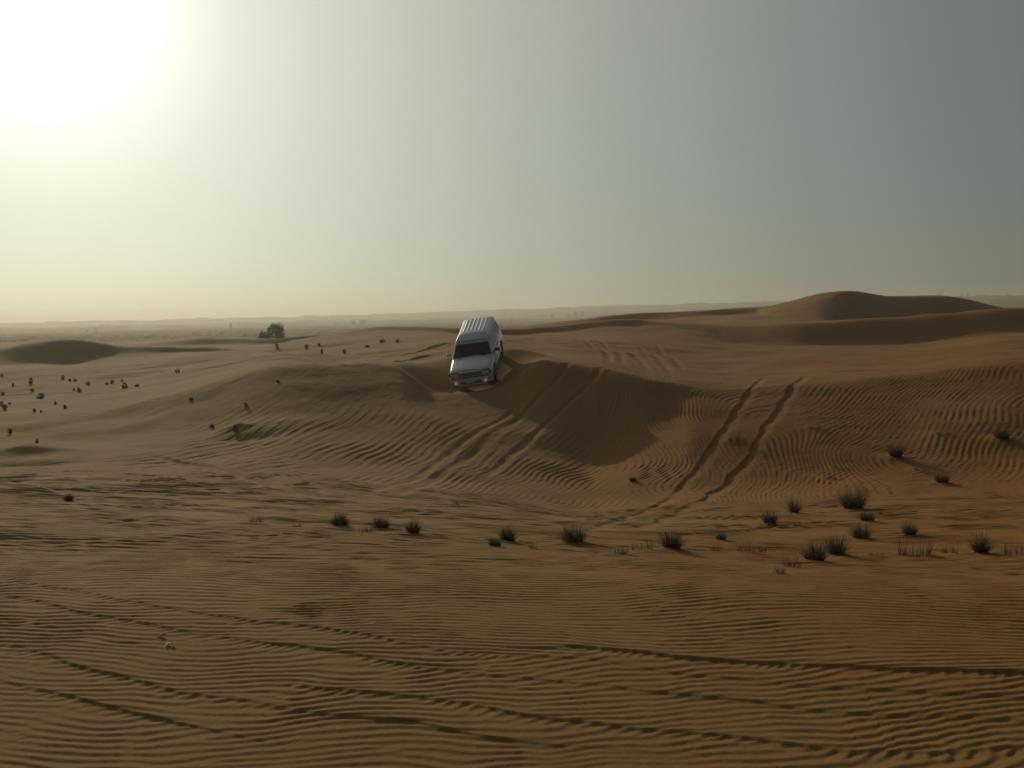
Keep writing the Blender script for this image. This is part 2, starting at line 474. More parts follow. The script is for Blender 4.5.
# region A: near sand, fine horizontal ripples with old wheel steps running through it
rowsA = np.nonzero((RR > 3.2) & (RR < 20))[0]
colsA = slice(_ci0, _ci1 + 1)
sA = (slice(rowsA[0], rowsA[-1] + 1), colsA)
Xs, Ys = X[sA], Y[sA]
STEPS = [
  [(-60, 566), (0, 576), (140, 601), (297, 627), (400, 641), (520, 655), (700, 677), (860, 690), (1080, 702), (1400, 720)],
  [(-60, 585), (0, 594), (140, 622), (297, 649), (495, 673), (700, 696), (858, 712), (1080, 727), (1400, 745)],
  [(-60, 630), (0, 643), (140, 679), (297, 709), (456, 732), (650, 752), (800, 766)],
  [(-60, 664), (0, 679), (140, 711), (297, 745), (400, 768)],
  [(180, 668), (300, 685), (495, 708), (700, 733), (811, 742), (1080, 753), (1400, 771)],
  [(440, 640), (560, 650), (700, 660), (858, 667), (920, 671), (1080, 674), (1400, 692)],
  [(-60, 610), (0, 618), (120, 640), (230, 660)],
  [(-60, 712), (0, 730), (100, 760)],
]
STEP_H = [0.0045, 0.0068, 0.006, 0.0062, 0.0058, 0.009, 0.003, 0.0045]
def cnoise(lam, k):
    return (soft(Xs, Ys, lam, k, T_WARP) + 1j * soft(Xs, Ys, lam, k + 0.5, T_WARP)) / 1.4
A = rfield(R_D, 0.066, -3, 1.0, 3.0, 1)
A = A / np.maximum(np.abs(A), 1e-3) * np.minimum(np.abs(A), 1.0) * (1 + 0.7 * cnoise(1.1, 55)) * (1 + 0.5 * cnoise(0.45, 57))
# below each old wheel line the ripples leave it obliquely and bend round to lie across the wind
_q = np.linspace(0, 4, 800)
_al = np.radians(19 + 22 * np.exp(-_q / 0.16))
_G = np.concatenate([[0], np.cumsum(0.5 * (1 / np.tan(_al[1:]) + 1 / np.tan(_al[:-1])) * np.diff(_q))])
stepz = np.zeros_like(Xs)
for k_, (pl, hh) in sorted(enumerate(zip(STEPS, STEP_H)), key=lambda e: -np.mean([hit(px, py, Z0)[1] for px, py in e[1][0]])):
    pts = densify([hit(px, py, Z0)[:2] for px, py in pl], 4)
    d, side, arc, L = seg_dist(pts, Xs, Ys)
    s = d * side + 0.022 * soft(Xs, Ys, 1.6, 30, T_WARP) + 0.004 * soft(Xs, Ys, 0.4, 31, T_WARP)
    ends = smooth(0, 1.2, arc) * smooth(0, 1.2, L - arc)
    env = ends * np.clip(1 + 0.30 * soft(Xs, Ys, 1.4, 32, T_WARP), 0.25, 1.7)
    up = np.where(s > 0, np.exp(-np.maximum(s, 0) / 0.22), smooth(-0.018, 0.0, s))
    dn = -0.30 * np.exp(-((s + 0.045) / 0.045) ** 2)
    stepz += hh * env * (up + dn)
    q = np.maximum(-s, 0)
    ph = (2 * np.pi * 0.326 / 0.062) * (arc + np.interp(q, _q, _G)) + 1.6 * soft(Xs, Ys, 1.1, 37 + k_, T_WARP) + 40 * k_
    B = np.exp(-1j * ph) * (1 + 0.75 * cnoise(1.5, 60 + k_)) * (1 + 0.55 * cnoise(0.5, 80 + k_))
    wf = np.exp(-(q / 0.085) ** 2)
    B2 = np.exp(-1j * ((2 * np.pi / 0.080) * (arc + 0.55 * q) + 2.5 * soft(Xs, Ys, 0.9, 47 + k_, T_WARP)))
    B = B * (1 - wf) + 1.1 * B2 * wf
    w_ = smooth(0.0, 0.02, -s) * ends * (1 - smooth(1.1, 1.9, q))
    A = A * (1 - w_) + B * w_
near = 1 - smooth(9.8, 13.0, Ys)
amp = np.clip(1 + 0.16 * soft(Xs, Ys, 2.2, 33), 0.5, 1.5)
hA = (0.0027 * profile(A) * amp + stepz) * near
hA += 0.0004 * soft(Xs, Ys, 0.16, 34) * near
# hollow behind the brow: coarser, broken ripples
def hollow(X_, Y_, extra):
    w1 = smooth(6.5, 9.5, Y_) * (1 - smooth(24, 29, Y_))
    w2 = smooth(13, 17, Y_) * (1 - smooth(24, 29, Y_))
    a2 = profile(rfield(R_D, 0.15, 0, 0.8, 5.0, 3))
    a3 = profile(rfield(R_D, 0.40, -5, 0.9, 7.0, 4))
    am = np.clip(0.75 + 0.5 * soft(X_, Y_, 3.2, 35), 0.1, 2)
    a4 = profile(rfield(R_B, 0.27, -1, 0.8, 6.0, 5)) * smooth(6.6, 8.2, Y_) * (1 - smooth(12, 15, Y_))
    return 0.0052 * a4 * np.clip(0.9 + 0.3 * soft(X_, Y_, 2.5, 39), 0.3, 1.5) + w1 * 0.0078 * a2 * am * (0.50 + 0.50 * smooth(10, 14, Y_)) + w2 * 0.0115 * (1 + extra) * a3 * np.clip(0.5 + 0.7 * soft(X_, Y_, 4.0, 36), 0, 1.6)
hA += hollow(Xs, Ys, 0.0)
Z[sA] += hA * (1 - 0.85 * flat[sA])

# region B: the slopes of the middle dune
rowsB = np.nonzero((RR >= 20) & (RR < 62))[0]
sB = (slice(rowsB[0], rowsB[-1] + 1), colsA)
Xs, Ys = X[sB], Y[sB]
leftish = 1 - smooth(-8, -3, Xs)
hB = hollow(Xs, Ys, leftish)
wM = smooth(24, 29, Ys)
fade = 1 - smooth(46, 60, RB[sB])
# curving streaks on the left half: phase spun as a thin-plate surface through hand-surveyed crest lines
CREST = [
  (0, [(250, 513), (340, 507), (420, 494), (480, 468), (530, 430), (565, 400)]),
  (1.3, [(200, 500), (290, 494), (360, 478), (420, 452), (465, 420), (500, 395)]),
  (2.6, [(150, 484), (230, 478), (300, 464), (355, 444), (400, 418), (440, 392)]),
  (3.8, [(110, 466), (180, 462), (240, 450), (290, 432), (330, 410), (360, 388)]),
  (-1.7, [(340, 521), (430, 515), (500, 498), (545, 472), (590, 440), (625, 410)]),
  (-3.4, [(460, 524), (540, 512), (590, 492), (640, 462), (680, 430), (700, 405)]),
]
cp = []; cv = []
for val, pl in CREST:
    for px, py in pl:
        p = hit(px, py, Z0); cp.append(p[:2]); cv.append(val)
cp = np.array(cp); cv = np.array(cv, float)
def tps_k(r2):
    return np.where(r2 > 1e-9, 0.5 * r2 * np.log(np.maximum(r2, 1e-9)), 0)
n = len(cp)
Km = tps_k(((cp[:, None] - cp[None]) ** 2).sum(2)) + 3.0 * np.eye(n)
Pm = np.c_[np.ones(n), cp]
sol = np.linalg.solve(np.block([[Km, Pm], [Pm.T, np.zeros((3, 3))]]), np.r_[cv, np.zeros(3)])
rB, cB = np.arange(0, Xs.shape[0], 6), np.arange(0, Xs.shape[1], 6)
xs_, ys_ = Xs[np.ix_(rB, cB)], Ys[np.ix_(rB, cB)]
ps = sol[n] + sol[n + 1] * xs_ + sol[n + 2] * ys_
for k in range(n):
    ps = ps + sol[k] * tps_k((xs_ - cp[k, 0]) ** 2 + (ys_ - cp[k, 1]) ** 2)
def upsample(g):
    a = np.empty((Xs.shape[0], g.shape[1])); 
    for j in range(g.shape[1]): a[:, j] = np.interp(np.arange(Xs.shape[0]), rB, g[:, j])
    b = np.empty(Xs.shape)
    for i in range(Xs.shape[0]): b[i] = np.interp(np.arange(Xs.shape[1]), cB, a[i])
    return b
psi = upsample(ps)
C1 = np.exp(2j * np.pi * (psi * 5.6 + 0.14 * soft(Xs, Ys, 4.0, 50, T_WARP))) * (1 + 0.80 * cnoise(5.0, 40))
C2 = np.exp(2j * np.pi * (psi * 12.5 + 0.2 * soft(Xs, Ys, 3.0, 51, T_WARP))) * (1 + 0.85 * cnoise(3.0, 43))
# fine wind ripples everywhere on these slopes
D1 = profile(rfield(R_A, 0.22, 55, 1.6, 12.0, 6))
D2 = profile(rfield(R_C, 0.20, 80, 2.5, 9.0, 7))
D3 = profile(rfield(R_C, 0.17, 26, 2.0, 12.0, 8))
D4 = profile(rfield(R_A, 0.19, 44, 2.0, 9.0, 9))
wR = smooth(8.0, 12.5, Xs + 0.35 * (Ys - 40))              # far right slope
wV = smooth(2.6, 4.0, Xs) * (1 - smooth(8.0, 12.5, Xs + 0.35 * (Ys - 40)))     # beside the shadow
wL = (1 - smooth(1.5, 4.0, Xs)) * smooth(-15, -9, Xs)
wLL = 1 - smooth(-14, -8, Xs)
low = 1 - smooth(33, 40, Ys)
var = np.clip(0.95 + 0.30 * soft(Xs, Ys, 5.0, 52), 0.45, 1.6)
hM = var * (0.0072 * D1 * wR + 0.0072 * D2 * wV + 0.0042 * D3 * np.maximum(wLL, wL * (1 - low)) + 0.0045 * D4 * low * (wV + 0.5 * wR))
hM += wL * (0.0105 * profile(C1) * (0.12 + 0.88 * low) * np.clip(0.8 + 0.4 * soft(Xs, Ys, 6.0, 53), 0.15, 1.6) + 0.0045 * profile(C2) * (0.35 + 0.65 * low))
Z[sB] += (hB + wM * fade * hM) * (1 - 0.9 * flat[sB]) * (1 - 0.7 * pad[sB])

# wind-blown mounds round the tufts are added before the mesh is made
def mound(x, y, s, h):
    r = math.hypot(x, y)
    i0, i1 = np.searchsorted(RR, [r - 3 * s, r + 3 * s])
    t = math.atan2(x, y); dt = 3 * s / r
    j0, j1 = np.searchsorted(TH, [t - dt, t + dt])
    sl_ = (slice(i0, i1), slice(j0, j1))
    Z[sl_] += h * np.exp(-((X[sl_] - x) ** 2 + (Y[sl_] - y) ** 2) / (s * s))

# ------------------------------------------------------------------ plants: where they were surveyed
# (column, row of the foot, width px, height px, kind, label)
TUFTS = [
  (256, 523.5, 20, 10, 'sparse', 'sparse dry stalks on the near brow, farthest left of the brow tufts'),
  (299, 527, 9, 5, 'sparse', 'tiny dry wisp on the near brow between two wider tufts at left'),
  (340, 528, 22, 11, 'dense', 'low wide dark tuft, leftmost dense one on the near brow'),
  (365, 532, 10, 9, 'sparse', 'thin grey stalks left of the twin-humped tuft on the brow'),
  (381, 530, 22, 11, 'dense', 'twin-humped dark tuft on the brow below the dune streaks'),
  (398, 533, 8, 6, 'sparse', 'few short stalks between the twin-humped tuft and a compact one'),
  (414, 535, 13, 12, 'dense', 'compact dark tuft at the right end of the left brow group'),
  (495, 547.5, 12, 8, 'dense', 'low dark tuft at the left foot of the middle brow group'),
  (508, 542, 13, 12, 'dense', 'small dark upright tuft just behind the low one mid brow'),
  (532, 549, 12, 8, 'sparse', 'small loose tuft between the middle group and the round dark tuft'),
  (573, 545, 23, 17, 'dense', 'round dark tuft with a pale tip, biggest on the brow centre'),
  (622, 556, 10, 10, 'sparse', 'short stalks at the left end of the long stalk row'),
  (642, 552, 26, 13, 'sparse', 'row of thin upright stalks on pale sand below the tyre tracks'),
  (672, 552, 25, 17, 'dense', 'broad spiky tuft at the right end of the stalk row'),
  (718, 552, 14, 11, 'sparse', 'small patch of stalks midway between two broad brow tufts'),
  (721, 541, 10, 6, 'dense', 'little dark tuft lying behind the small patch of stalks'),
  (752, 555, 28, 15, 'sparse', 'broad loose tuft left of the paired round dark tufts'),
  (794, 514, 10, 15, 'dense', 'narrow upright tuft standing alone in the right hollow'),
  (770, 527, 14, 12, 'dense', 'small round tuft in the hollow below the narrow upright one'),
  (853, 511, 27, 19, 'dense', 'largest dark bush in the right hollow with a trailing shadow'),
  (867, 523, 16, 10, 'dense', 'low dark tuft in front of the largest hollow bush'),
  (883, 516, 13, 9, 'sparse', 'pale thin tuft right of the largest hollow bush'),
  (861, 540, 19, 14, 'dense', 'rounded tuft in the hollow above the paired dark tufts'),
  (815, 563, 25, 17, 'dense', 'left one of the paired round dark tufts on the near brow'),
  (836, 557, 21, 17, 'dense', 'right one of the paired round dark tufts on the near brow'),
  (792, 568, 12, 14, 'sparse', 'upright stalks in front of the paired dark tufts at their left'),
  (779, 574, 8, 10, 'sparse', 'few stalks nearest the camera on the open brow sand'),
  (875, 557, 16, 7, 'sparse', 'faint dry wisps just right of the paired dark tufts'),
  (910, 537, 16, 11, 'dense', 'dark tuft behind the wide stand of stalks at right'),
  (908, 557, 16, 21, 'sparse', 'left half of the wide tall stand of stalks at right'),
  (927, 557, 20, 20, 'sparse', 'right half of the wide tall stand of stalks at right'),
  (948, 554, 16, 13, 'sparse', 'forked stalks between the wide stand and the upright dark tuft'),
  (981, 554, 12, 19, 'dense', 'upright dark tuft at far right casting a long flat shadow'),
  (1014, 555, 18, 12, 'sparse', 'thin stalks at the right edge of the picture'),
  (633, 483, 9, 5, 'dense', 'small dark tuft just below the tip of the vehicle shadow'),
  (735, 441, 16, 9, 'sparse', 'flat grey tuft lying between the two fresh tyre tracks'),
  (815, 429, 15, 6, 'sparse', 'flat tuft high on the right slope beside the fresh tracks'),
  (942, 435, 15, 5, 'sparse', 'flat wisp on the rippled right slope above the bushy tuft'),
  (1002, 441, 20, 9, 'dense', 'dark flat tuft high on the right slope at the picture edge'),
  (896, 459, 18, 12, 'dense', 'bushy tuft alone in the middle of the rippled right slope'),
  (838, 468, 11, 6, 'sparse', 'small loose tuft low on the right slope'),
  (829, 478, 9, 5, 'sparse', 'tiny wisp just below the small loose tuft on the right slope'),
  (921, 472, 16, 6, 'sparse', 'flat trailing wisp below the bushy tuft on the right slope'),
  (942, 484, 17, 8, 'dense', 'low dark mat-like tuft at the foot of the right slope'),
  (862, 492, 14, 5, 'sparse', 'flat wisp above the largest hollow bush'),
  (455, 506, 8, 5, 'sparse', 'faint wisp in the hollow below the streaked slope'),
  (69, 501, 9, 7, 'dense', 'small dark tuft among the scored lines of the left hollow'),
]
SHRUBS = [
  (31, 384, 6, 8, 'upright dark shrub at upper left of the sandy plain'),
  (13, 386, 4, 4, 'tiny faint shrub left of the upright one on the plain'),
  (2, 377, 5, 4, 'small shrub at the left picture edge nearest the dark dune'),
  (32, 392, 6, 5, 'round shrub directly in front of the upright plain shrub'),
  (3, 394.5, 6, 3, 'flat faint shrub at the left picture edge on the plain'),
  (41, 399, 11, 7, 'widest dark shrub on the left of the sandy plain'),
  (1.5, 405, 5, 5, 'half cut off shrub at the left picture edge, lower plain'),
  (5, 410, 9, 7, 'dark shrub near the left picture edge, lower plain'),
  (10, 404.5, 5, 3, 'small flat shrub just right of the half cut off one'),
  (34.5, 412, 5, 5, 'round shrub lowest on the plain, left of a tiny one'),
  (41, 412.5, 3, 4, 'tiny stalky shrub beside the lowest round shrub'),
  (55.5, 404.5, 5, 4, 'small shrub halfway between the widest one and a round one'),
  (65, 408.5, 6, 5, 'round dark shrub alone at the front edge of the plain'),
  (63, 379, 6, 5, 'left shrub of the short row under the plain dune'),
  (70, 381, 5, 4, 'middle shrub of the short row under the plain dune'),
  (75, 381, 5, 3, 'right faint shrub of the short row under the plain dune'),
  (88, 385.5, 7, 5, 'dark oval shrub in the centre of the plain'),
  (79, 392, 7, 6, 'round dark shrub with a tiny neighbour at centre plain'),
  (74, 391, 3, 4, 'tiny shrub touching the left of a round dark shrub'),
  (107, 384.5, 5, 3, 'left flat shrub of the close pair on the plain'),
  (112.5, 383.5, 6, 4.5, 'right shrub of the close pair on the plain'),
  (122.5, 382, 5, 4, 'small shrub right behind the largest plain shrub'),
  (125, 388, 9, 7, 'largest round shrub at the right of the plain'),
  (137, 386.5, 7, 3, 'faint brownish shrub right of the largest plain shrub'),
  (177.5, 372.5, 7, 4, 'lone dark shrub on the flat sand between plain and dune'),
  (191, 400, 6, 4, 'lone small shrub low on the left shoulder of the dune'),
  (236, 432, 9, 8, 'dark shrub at the head of a shadowed scoop in the dune'),
  (212, 428, 8, 5, 'faint shrub left of the shadowed scoop in the dune'),
  (246, 407, 6, 6, 'faint twiggy shrub above the shadowed scoop'),
  (10, 434, 6, 8, 'pale twiggy shrub at left above the dark hollow'),
  (37, 443, 5, 5, 'faint twig cluster right above the dark hollow'),
  (306.5, 349, 6, 6, 'dark shrub on the far slope left of the vehicle trail'),
  (319, 345.5, 5, 3, 'tiny shrub upslope of the dark one on the far slope'),
  (322, 354, 5, 6, 'shrub at the foot of the far slope near the light trail'),
  (344.5, 353.5, 7, 5, 'dark oval shrub midway on the far slope'),
  (367.5, 347, 6, 3, 'faint shrub upslope of the oval one'),
  (382.5, 342.5, 8, 4, 'left of two shrubs high on the far slope'),
  (397.5, 342.5, 6, 4, 'right of two shrubs high on the far slope'),
  (277, 349, 6, 7, 'pale shrub where the light trail begins'),
  (278, 382, 6, 3, 'small dark shrub alone on the smooth dune shoulder'),
]
TREES = [   # column, foot row, width px, height px, ray start, label
  (276, 338.5, 20, 17, 120, 'dark bushy tree rising behind the low dunes at left'),
  (263, 339.0, 9, 9, 120, 'small dark tree at the left of the bushy one'),
]
FAR_TREES = [
  (940, 295.5, 6, 4.5, 900, 'twin-topped far tree on the skyline just right of the big dune'),
  (962, 298, 4, 5, 900, 'leftmost of three neighbouring trees on the right skyline'),
  (968, 298, 3.5, 4.5, 900, 'middle of three neighbouring trees on the right skyline'),
  (978, 298, 4, 4.5, 900, 'rightmost of three neighbouring trees on the right skyline'),
  (1008, 297.5, 4, 4, 900, 'lone tree on the skyline near the right picture edge'),
  (552, 319, 3.5, 5.5, 700, 'leftmost of the hazy trees on the far plain right of the vehicle'),
  (569, 318.5, 6, 5, 700, 'round hazy tree, second of the far row right of the vehicle'),
  (576, 318.3, 6, 7, 700, 'tallest broad hazy tree of the far row right of the vehicle'),
  (582.5, 318.2, 3, 7, 700, 'slim tall hazy tree right beside the tallest broad one'),
  (602, 318, 5, 4, 700, 'low round hazy tree near the right end of the far row'),
  (615.5, 317.3, 3, 3.5, 700, 'last small hazy tree of the far row before the ridge'),
  (510.5, 322, 3, 4, 700, 'tiny hazy tree just right of the vehicle roof'),
  (337, 325.5, 8, 4, 700, 'low hazy tree at the left of the far clump'),
  (353.5, 325, 5, 5, 700, 'middle hazy tree of the far clump left of the vehicle'),
  (362.5, 325, 9, 6, 700, 'broadest hazy tree of the far clump left of the vehicle'),
  (87, 334.5, 3, 3, 700, 'left one of two tiny hazy trees above the dark left dune'),
  (96, 334, 3.5, 5, 700, 'right one of two tiny hazy trees above the dark left dune'),
  (231, 329, 4, 6, 700, 'hazy tree standing left of the dark bushy tree'),
]
_tuft_pos = []
for px, py, wp, hp, kind, lab in TUFTS:
    p = hit(px, py, Z0)
    _tuft_pos.append(p)
    s = wp * p[1] / F
    mound(p[0], p[1], 0.55 * s + 0.10, 0.16 * s if kind == 'dense' else 0.09 * s)

# ---- mesh
def grid_mesh(name, X, Y, Z):
    nr, nc = X.shape
    me = bpy.data.meshes.new(name)
    co = np.stack([X, Y, Z], -1).reshape(-1, 3).astype(np.float32)
    idx = np.arange(nr * nc, dtype=np.int32).reshape(nr, nc)
    q = np.stack([idx[:-1, :-1], idx[:-1, 1:], idx[1:, 1:], idx[1:, :-1]], -1).reshape(-1, 4)[:, ::-1]
    me.vertices.add(len(co)); me.vertices.foreach_set('co', co.ravel())
    me.loops.add(q.size); me.loops.foreach_set('vertex_index', np.ascontiguousarray(q).ravel())
    me.polygons.add(len(q)); me.polygons.foreach_set('loop_start', np.arange(0, q.size, 4, dtype=np.int32))
    me.update(calc_edges=True)
    me.shade_smooth()
    o = bpy.data.objects.new(name, me)
    COL.objects.link(o)
    return o

ground = grid_mesh('sand_ground', X, Y, Z)
ground['kind'] = 'structure'

# ------------------------------------------------------------------ sand
sand = bpy.data.materials.new('sand')
sand.use_nodes = True
t = sand.node_tree
b = t.nodes['Principled BSDF']
b.inputs['Roughness'].default_value = 0.95
b.inputs['Specular IOR Level'].default_value = 0.15
geo = t.nodes.new('ShaderNodeNewGeometry')
def tnoise(scale, detail, vec=None, rough=0.5):
    n = t.nodes.new('ShaderNodeTexNoise')
    n.inputs['Scale'].default_value = scale
    n.inputs['Detail'].default_value = detail
    n.inputs['Roughness'].default_value = rough
    t.links.new(vec or geo.outputs['Position'], n.inputs['Vector'])
    return n.outputs['Fac']
def tmap(val, a, b_, c=0.0, d=1.0):
    n = t.nodes.new('ShaderNodeMapRange')
    n.interpolation_type = 'SMOOTHSTEP'
    for i, v in zip(('From Min', 'From Max', 'To Min', 'To Max'), (a, b_, c, d)):
        n.inputs[i].default_value = v
    t.links.new(val, n.inputs['Value'])
    return n.outputs['Result']
def tmath(op, a, b_):
    n = t.nodes.new('ShaderNodeMath'); n.operation = op
    for i, v in enumerate((a, b_)):
        if isinstance(v, (int, float)): n.inputs[i].default_value = v
        else: t.links.new(v, n.inputs[i])
    return n.outputs[0]
def tmix(f, a, b_):
    n = t.nodes.new('ShaderNodeMix'); n.data_type = 'RGBA'
    t.links.new(f, n.inputs['Factor'])
    for s, v in (('A', a), ('B', b_)):
        i = [k for k in n.inputs if k.name == s and k.type == 'RGBA'][0]
        if isinstance(v, tuple): i.default_value = (*v, 1)
        else: t.links.new(v, i)
    return [k for k in n.outputs if k.type == 'RGBA'][0]
sep = t.nodes.new('ShaderNodeSeparateXYZ')
t.links.new(geo.outputs['Position'], sep.inputs[0])
big = tnoise(0.11, 4)
med = tnoise(0.9, 6, rough=0.65)
fin = tnoise(60.0, 3)
# base colour turns redder toward the right-hand dunes, paler to the left
side_x = tmath('ADD', sep.outputs['X'], tmath('MULTIPLY', sep.outputs['Y'], 0.05))
redf = tmath('ADD', tmap(side_x, -9, 11, 0.0, 0.75), tmath('MULTIPLY', tmath('SUBTRACT', big, 0.5), 1.3))
redf = tmap(redf, 0.0, 1.0)
base = tmix(redf, (0.430, 0.268, 0.104), (0.410, 0.174, 0.042))
base = tmix(tmap(med, 0.3, 0.75, 0.0, 0.22), base, (0.31, 0.17, 0.055))
grain = tmix(tmap(fin, 0.3, 0.7, 0.0, 0.30), base, (0.25, 0.14, 0.05))
# gravel plain with scrub beyond the dunes
scrub = tmath('MULTIPLY', tmap(sep.outputs['Y'], 190, 420), tmap(tnoise(0.012, 7, rough=0.7), 0.42, 0.62, 0.15, 1.0))
colr = tmix(scrub, grain, (0.17, 0.165, 0.125))
t.links.new(colr, b.inputs['Base Color'])
bp = t.nodes.new('ShaderNodeBump')
bp.inputs['Strength'].default_value = 0.22
bp.inputs['Distance'].default_value = 0.006
t.links.new(tnoise(45.0, 5, rough=0.7), bp.inputs['Height'])
t.links.new(bp.outputs['Normal'], b.inputs['Normal'])
ground.data.materials.append(sand)

# ------------------------------------------------------------------ haze
hz = bpy.data.meshes.new('haze')
bmh = bmesh.new()
bmesh.ops.create_cube(bmh, size=1.0)
zl, zh = float(Z.min()) - 1.0, max(float(Z.max()) + 8.0, CAM_Z + 3)
for v in bmh.verts:
    v.co = Vector((v.co.x * 7200, v.co.y * 7200, zl + (v.co.z + 0.5) * (zh - zl)))
bmh.to_mesh(hz); bmh.free()
hazo = bpy.data.objects.new('haze', hz)
COL.objects.link(hazo)
hazo['kind'] = 'stuff'
hm = bpy.data.materials.new('haze')
hm.use_nodes = True
hm.node_tree.nodes.clear()
ho = hm.node_tree.nodes.new('ShaderNodeOutputMaterial')
hv = hm.node_tree.nodes.new('ShaderNodeVolumePrincipled')
hv.inputs['Color'].default_value = (0.97, 0.96, 0.85, 1)
hv.inputs['Density'].default_value = 0.00055
hv.inputs['Anisotropy'].default_value = 0.5
hm.node_tree.links.new(hv.outputs['Volume'], ho.inputs['Volume'])
hz.materials.append(hm)

# ------------------------------------------------------------------ object helpers
def obj(name, bm, m, parent=None, smooth_=True, loc=None):
    me = bpy.data.meshes.new(name)
    bmesh.ops.recalc_face_normals(bm, faces=bm.faces)
    bm.to_mesh(me); bm.free()
    if smooth_:
        me.shade_smooth()
    for mm in (m if isinstance(m, (list, tuple)) else [m]):
        me.materials.append(mm)
    o = bpy.data.objects.new(name, me)
    COL.objects.link(o)
    if parent is not None:
        o.parent = parent
    if loc is not None:
        o.location = loc
    return o

def tag(o, label, cat, group=None):
    o['label'] = label; o['category'] = cat
    if group: o['group'] = group
    return o

# ------------------------------------------------------------------ the vehicle
def rounded_box(bm, c, s, r=0.02, seg=2, M=None):
    g = bmesh.ops.create_cube(bm, size=1.0)
    vs = g['verts']
    for v in vs:
        v.co = Vector((c[0] + v.co.x * s[0], c[1] + v.co.y * s[1], c[2] + v.co.z * s[2]))
    es = list({e for v in vs for e in v.link_edges})
    r = min(r, 0.45 * min(s))
    out = bmesh.ops.bevel(bm, geom=es, offset=r, segments=seg, affect='EDGES', profile=0.5)
    if M is not None:
        vv = list({v for f in out['faces'] for v in f.verts})
        bmesh.ops.transform(bm, matrix=M, verts=vv)
    return bm

def rb(c, s, r=0.02, seg=2):
    return rounded_box(bmesh.new(), c, s, r, seg)

def loft_rings(bm, rings, cap=True):
    vr = [[bm.verts.new(p) for p in ring] for ring in rings]
    n = len(vr[0])
    for a, c in zip(vr[:-1], vr[1:]):
        for i in range(n):
            bm.faces.new((a[i], a[(i + 1) % n], c[(i + 1) % n], c[i]))
    if cap:
        bm.faces.new(vr[0]); bm.faces.new(vr[-1])
    return bm

paint = mat('white_paint', (0.80, 0.825, 0.86), 0.26, coat=0.5)
def _dust(m):
    tt = m.node_tree; bb = tt.nodes['Principled BSDF']
    tc = tt.nodes.new('ShaderNodeTexCoord'); nz = tt.nodes.new('ShaderNodeTexNoise')
    nz.inputs['Scale'].default_value = 3.0; nz.inputs['Detail'].default_value = 6
    sp = tt.nodes.new('ShaderNodeSeparateXYZ'); mp = tt.nodes.new('ShaderNodeMapRange')
    mp.inputs['From Min'].default_value = 0.75; mp.inputs['From Max'].default_value = 0.25
    mu = tt.nodes.new('ShaderNodeMath'); mu.operation = 'MULTIPLY'
    mx = tt.nodes.new('ShaderNodeMix'); mx.data_type = 'RGBA'
    tt.links.new(tc.outputs['Object'], nz.inputs['Vector']); tt.links.new(tc.outputs['Object'], sp.inputs[0])
    tt.links.new(sp.outputs['Z'], mp.inputs['Value'])
    mp.inputs['To Max'].default_value = 0.6; tt.links.new(mp.outputs['Result'], mu.inputs[0]); tt.links.new(nz.outputs['Fac'], mu.inputs[1])
    tt.links.new(mu.outputs[0], mx.inputs['Factor'])
    ia = [k for k in mx.inputs if k.type == 'RGBA']
    ia[0].default_value = bb.inputs['Base Color'].default_value; ia[1].default_value = (0.36, 0.25, 0.15, 1)
    tt.links.new([k for k in mx.outputs if k.type == 'RGBA'][0], bb.inputs['Base Color'])
_dust(paint)
glass = mat('dark_glass', (0.012, 0.013, 0.014), 0.08)
black = mat('black_trim', (0.02, 0.02, 0.02), 0.55)
rubber = mottled('tyre_rubber', (0.018, 0.017, 0.016), (0.05, 0.04, 0.03), 8, 0.85)
alloy = mat('alloy', (0.45, 0.45, 0.45), 0.35, 0.9)
chrome = mat('chrome', (0.6, 0.6, 0.6), 0.22, 1.0)
lens = mat('lamp_lens', (0.82, 0.84, 0.86), 0.15, 0.1)
fogm = mat('lit_fog_lamp', (0.8, 0.6, 0.3), 0.2, emit=(1.0, 0.62, 0.22), estr=0.55)
amber = mat('amber_lens', (0.7, 0.25, 0.04), 0.2)
redl = mat('red_lens', (0.35, 0.02, 0.02), 0.2)
platem = mat('plate', (0.62, 0.62, 0.58), 0.5)
paint2 = paint

car = bpy.data.objects.new('off_road_vehicle', None)
COL.objects.link(car)
car.empty_display_size = 0.3
car.matrix_world = CAR_M
tag(car, 'white off road vehicle with ribbed roof nosing down over the dune brink', 'car')

# lower body
def body_ring(y, wd, zb, zt, crown=0.02):
    h = [(0, zb), (wd - 0.14, zb), (wd - 0.03, zb + 0.08), (wd, zb + 0.26), (wd + 0.005, 0.5 * (zb + zt) + 0.02), (wd - 0.005, zt - 0.22),
         (wd - 0.03, zt - 0.08), (wd - 0.07, zt - 0.02), (wd - 0.14, zt + 0.25 * crown), (wd * 0.5, zt + 0.8 * crown), (0, zt + crown)]
    return [Vector((x, y, z)) for x, z in h] + [Vector((-x, y, z)) for x, z in h[-2:0:-1]]
bm = bmesh.new()
ST = [(-2.44, 0.74, 0.46, 0.88), (-2.41, 0.82, 0.41, 0.95), (-2.33, 0.88, 0.37, 1.0), (-2.1, 0.935, 0.35, 1.035), (-1.6, 0.96, 0.34, 1.075), (-1.05, 0.965, 0.34, 1.11),
      (0, 0.97, 0.34, 1.12), (1.3, 0.97, 0.34, 1.12), (2.0, 0.96, 0.35, 1.12), (2.3, 0.93, 0.38, 1.12), (2.40, 0.88, 0.42, 1.10), (2.44, 0.82, 0.48, 1.06)]
loft_rings(bm, [body_ring(*s) for s in ST])
body = obj('body', bm, paint, car)
